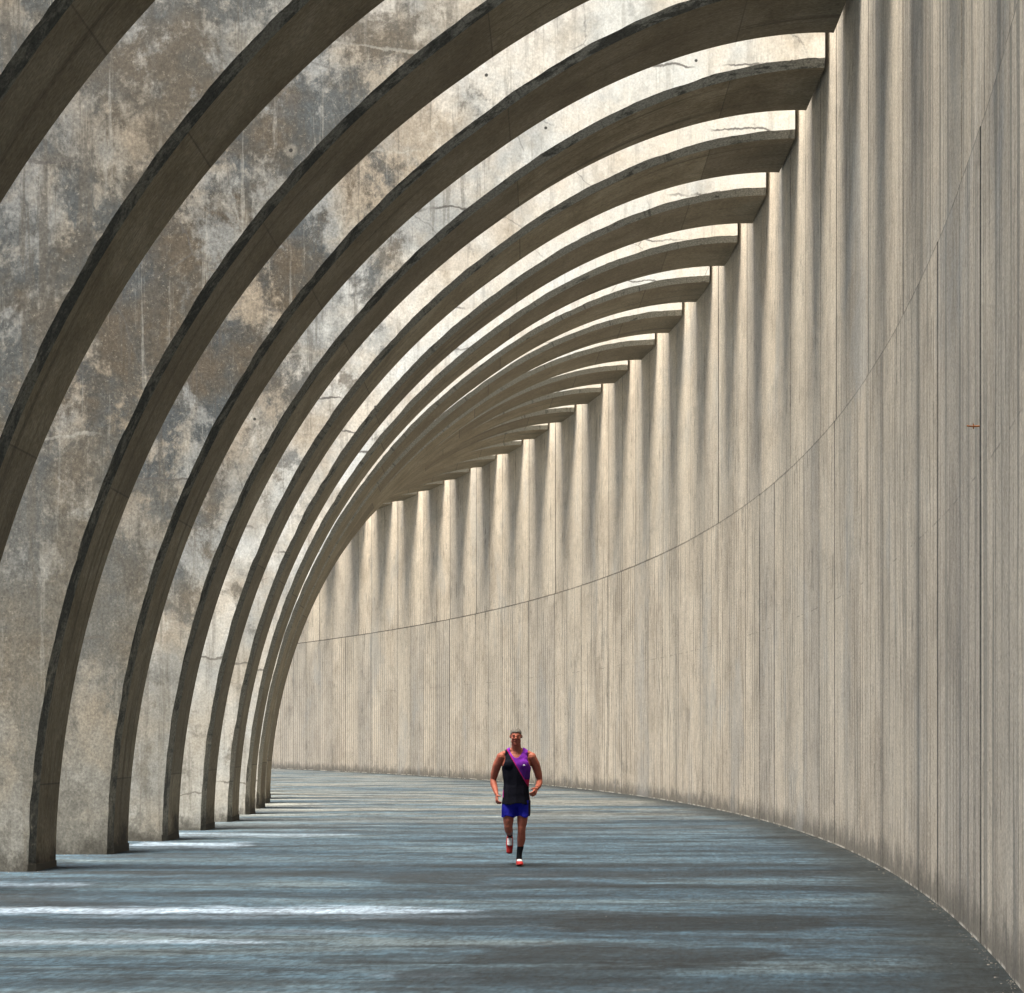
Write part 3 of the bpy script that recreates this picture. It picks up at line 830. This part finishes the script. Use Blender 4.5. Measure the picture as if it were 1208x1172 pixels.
    hb(-.040, -.072, -.024, .022, .020, .018); hb(.040, -.072, -.024, .022, .020, .018)   # cheekbones
    hb(0, -.090, -.052, .024, .010, .006); hb(0, -.090, -.062, .021, .010, .006)          # lips
    hb(0, -.082, -.098, .018, .014, .014)
    for sx in (-1, 1):
        hb(sx * .077, .008, .000, .009, .016, .025)
    body = remeshed(torso + neck + delts + armR + armL + hR + hL + legL + footL + legR + footR + head, .0055, 3)
    root = part('person', body, M_SKIN, None)
    root.location = loc
    setp(root, 'grey-haired man in purple and black vest and blue shorts, running towards us on one foot', 'person')
    # ---- hair: short, grey
    hm = remeshed([((H0.x, H0.y + .016, H0.z + .032), (.077, .097, .092)), ((H0.x, H0.y - .010, H0.z + .040), (.069, .080, .070))], .006, 3, .003)
    cut(hm, lambda p: p.z > H0.z + (.058 if p.y < H0.y - .055 else (.035 if p.y < H0.y - .02 else (.0 if p.y < H0.y + .03 else -.045))))
    part('hair', hm, M_HAIR, root, .004)
    # ---- eyes, brows and mouth
    M_BROW = cloth_mat('brow_hair', rgb(.13, .06, .04))
    M_EYE = cloth_mat('eye', rgb(.16, .10, .08), .4); M_IRIS = cloth_mat('iris', rgb(.04, .03, .02), .3)
    M_LIP = cloth_mat('lip', rgb(.32, .08, .06), .6)
    for sx in (-1, 1):
        e = part('eye', remeshed([((H0.x + sx * .031, H0.y - .083, H0.z + .004), (.010, .008, .0045))], .002, 1), M_EYE, root)
        part('iris', remeshed([((H0.x + sx * .031, H0.y - .0905, H0.z + .004), (.0052, .003, .0052))], .0012, 1), M_IRIS, e)
        part('eyebrow', remeshed([((H0.x + sx * .030, H0.y - .094, H0.z + .024), (.016, .006, .0035)), ((H0.x + sx * .040, H0.y - .086, H0.z + .023), (.011, .005, .0035))], .002, 1), M_BROW, root)
    part('lips', remeshed([((H0.x, H0.y - .095, H0.z - .052), (.021, .008, .0045)), ((H0.x, H0.y - .095, H0.z - .0605), (.018, .008, .005))], .002, 1), M_LIP, root)
    # ---- vest
    t = NT('vest_cloth'); v = t.n('ShaderNodeTexCoord').outputs['Object']
    sep = t.n('ShaderNodeSeparateXYZ'); t.l(v, sep.inputs[0]); x, y, z = sep.outputs
    # signed distance to the diagonal that runs from his right shoulder to his left waist
    d = t.math('ADD', t.math('MULTIPLY', t.math('SUBTRACT', x, -.128), .866), t.math('MULTIPLY', t.math('SUBTRACT', z, 1.53), .50))
    front = t.math('LESS_THAN', y, .03)
    purple = t.math('MULTIPLY', t.math('GREATER_THAN', d, .0), t.math('GREATER_THAN', z, 1.135))
    band = t.math('MULTIPLY', t.math('LESS_THAN', t.math('ABSOLUTE', t.math('SUBTRACT', d, .004)), .0065), t.math('GREATER_THAN', z, 1.08))
    redp = t.math('MULTIPLY', t.math('GREATER_THAN', d, .0), t.math('MULTIPLY', t.math('LESS_THAN', z, 1.135), t.math('GREATER_THAN', z, 1.045)))
    pcol = t.ramp(z, [(0, rgb(.13, .02, .40)), (1, rgb(.26, .04, .55))])
    mr = t.rmp(z, 1.15, 1.42, 0, 1)
    pcol = t.mix(mr, rgb(.05, .012, .15), rgb(.17, .022, .33))
    col = t.mix(t.math('MULTIPLY', purple, front), rgb(.004, .0045, .010), pcol)
    col = t.mix(t.math('MULTIPLY', redp, front), col, rgb(.33, .012, .06))
    col = t.mix(t.math('MULTIPLY', band, front), col, rgb(.30, .012, .11))
    side = t.math('MULTIPLY', t.math('LESS_THAN', x, -.172), t.math('MULTIPLY', t.math('LESS_THAN', z, 1.0), t.math('GREATER_THAN', z, .90)))
    col = t.mix(side, col, rgb(.50, .02, .30))
    fold = t.noise(t.mapv(v, (1, 1, .45)), 13, 4, .55, .6)
    t.b.inputs['Specular IOR Level'].default_value = .12
    M_VEST = t.out(col, .9, t.bump(fold, .5, .03))
    vm = remeshed(torso + delts[2:] + chain([(-.005, -.003, 1.04, .166, .128, .06), (-.005, -.003, .93, .174, .138, .06), (-.005, -.006, .78, .188, .156, .06)], .012), .009, 4, .012)
    def keep_vest(p):
        if p.z < .815 + .012 * math.sin(p.x * 23 + 1): return False
        ax = abs(p.x)
        if p.z > 1.26:
            f = min(1, (p.z - 1.26) / .16)
            if ax > .214 - .066 * math.sin(f * math.pi / 2): return False
        lim = 1.420 + (ax / .078) ** 2 * .075 if p.y < .02 else 1.475 + (ax / .078) ** 2 * .03
        if ax < .088 and p.z > lim: return False
        return True
    cut(vm, keep_vest)
    vest = part('vest', vm, M_VEST, root, .004)
    lg = mesh_obj('chest_logo', [(.088, -.175, 1.322), (.118, -.172, 1.322), (.112, -.172, 1.332), (.098, -.172, 1.3365), (.084, -.175, 1.328),
                                 (.088, -.160, 1.322), (.118, -.155, 1.322), (.112, -.155, 1.332), (.098, -.155, 1.3365), (.084, -.160, 1.328)],
                  [(0, 1, 2, 3, 4), (0, 5, 6, 1), (1, 6, 7, 2), (2, 7, 8, 3), (3, 8, 9, 4), (4, 9, 5, 0)], cloth_mat('logo_print', rgb(.8, .78, .85)), vest)
    # ---- shorts
    t = NT('shorts_cloth'); v = t.n('ShaderNodeTexCoord').outputs['Object']
    sep = t.n('ShaderNodeSeparateXYZ'); t.l(v, sep.inputs[0]); x, y, z = sep.outputs
    col = t.mix(t.math('GREATER_THAN', x, .158), rgb(.008, .009, .26), rgb(.015, .008, .02))
    t.b.inputs['Specular IOR Level'].default_value = .2
    M_SH = t.out(col, .85, t.bump(t.noise(t.mapv(v, (1, 1, .5)), 16, 3, .5, .3), .5, .025))
    sm = remeshed(chain([(-.005, 0, .88, .150, .108, .05), (-.005, 0, .82, .160, .115, .08)], .02) +
                  chain([(-.085, .0, .88, .100, .108), (-.098, -.015, .74, .096, .108), (-.103, -.03, .62, .092, .105)], .015) +
                  chain([(.085, .0, .88, .100, .108), (.090, -.01, .74, .096, .108), (.088, -.03, .62, .090, .105)], .015), .008, 3, .008)
    cut(sm, lambda p: .648 + .012 * math.sin(p.x * 40) < p.z < .86)
    part('shorts', sm, M_SH, root, .004)
    # ---- socks, shoes, watch
    M_SOCK = cloth_mat('black_sock', rgb(.008, .009, .012))
    for nm, ch in (('sock', [(.055, .004, .255, .045, .048), (.040, .015, .16, .037, .042), (.035, .015, .08, .038, .046)]),
                   ('sock', [(-.092, .20, .425, .047, .049), (-.088, .30, .402, .038, .040), (-.087, .35, .38, .038, .044)])):
        me = remeshed(chain(ch, .01), .006, 2, .002)
        z0 = ch[0]
        if z0[0] > 0: cut(me, lambda p: p.z < .250)
        else: cut(me, lambda p: p.y > .215)
        part('sock', me, M_SOCK, root, .003)
    M_RED = cloth_mat('red_shoe_fabric', rgb(.34, .018, .018), .6); M_WH = cloth_mat('white_shoe_trim', rgb(.75, .74, .76), .5)
    M_SOLE = cloth_mat('shoe_sole', rgb(.30, .05, .05), .6)
    def shoe(ankle, heel, toe, up):
        a, h_, t_, up = Vector(ankle), Vector(heel), Vector(toe), Vector(up).normalized()
        ln = t_ - h_
        bl = []
        for i in range(15):
            f = i / 14
            w = .036 + .014 * math.sin(min(1, f * 1.15) * math.pi * .85)
            hh = .050 * (1 - f) + .026 * f
            c = h_ + ln * f + up * (hh * .9)
            bl.append((tuple(c), (w * .95 if abs(ln.y) > .05 or True else w, .030, hh * .85)))
        upper = part('shoe', remeshed(bl + [((tuple(a + up * .01)), (.043, .045, .03))], .006, 3), M_RED, root)
        sb = []
        for i in range(15):
            f = i / 14; w = .040 + .014 * math.sin(min(1, f * 1.15) * math.pi * .85)
            e = Vector((w, .030, .030)); sb.append((tuple(h_ + ln * f + up * (.011 + .010 * max(0, f - .8) * 5)), (w, max(.014, abs(ln.normalized().y) * .03), max(.012, abs(ln.normalized().z) * .03))))
        part('sole', remeshed(sb, .006, 2), M_SOLE, upper)
        tb = [(tuple(h_ + ln * f + up * (.060 - .028 * f + .012)), (.037, .032, .018)) for f in (.26, .34, .42, .50, .58)]
        part('tongue', remeshed(tb, .005, 2), M_WH, upper)
        return upper
    shoe((.035, .02, .075), (.032, .065, .006), (.052, -.185, .006), (0, 0, 1))
    shoe((-.087, .35, .375), (-.086, .425, .375), (-.092, .375, .150), (0, -1, .12))
    wm = remeshed([((.265, -.130, 1.020), (.034, .014, .034))], .004, 1)
    part('wristwatch', wm, cloth_mat('watch_rubber', rgb(.012, .012, .014), .4), root)
    return root
build_runner((.058, 22.42, .004))
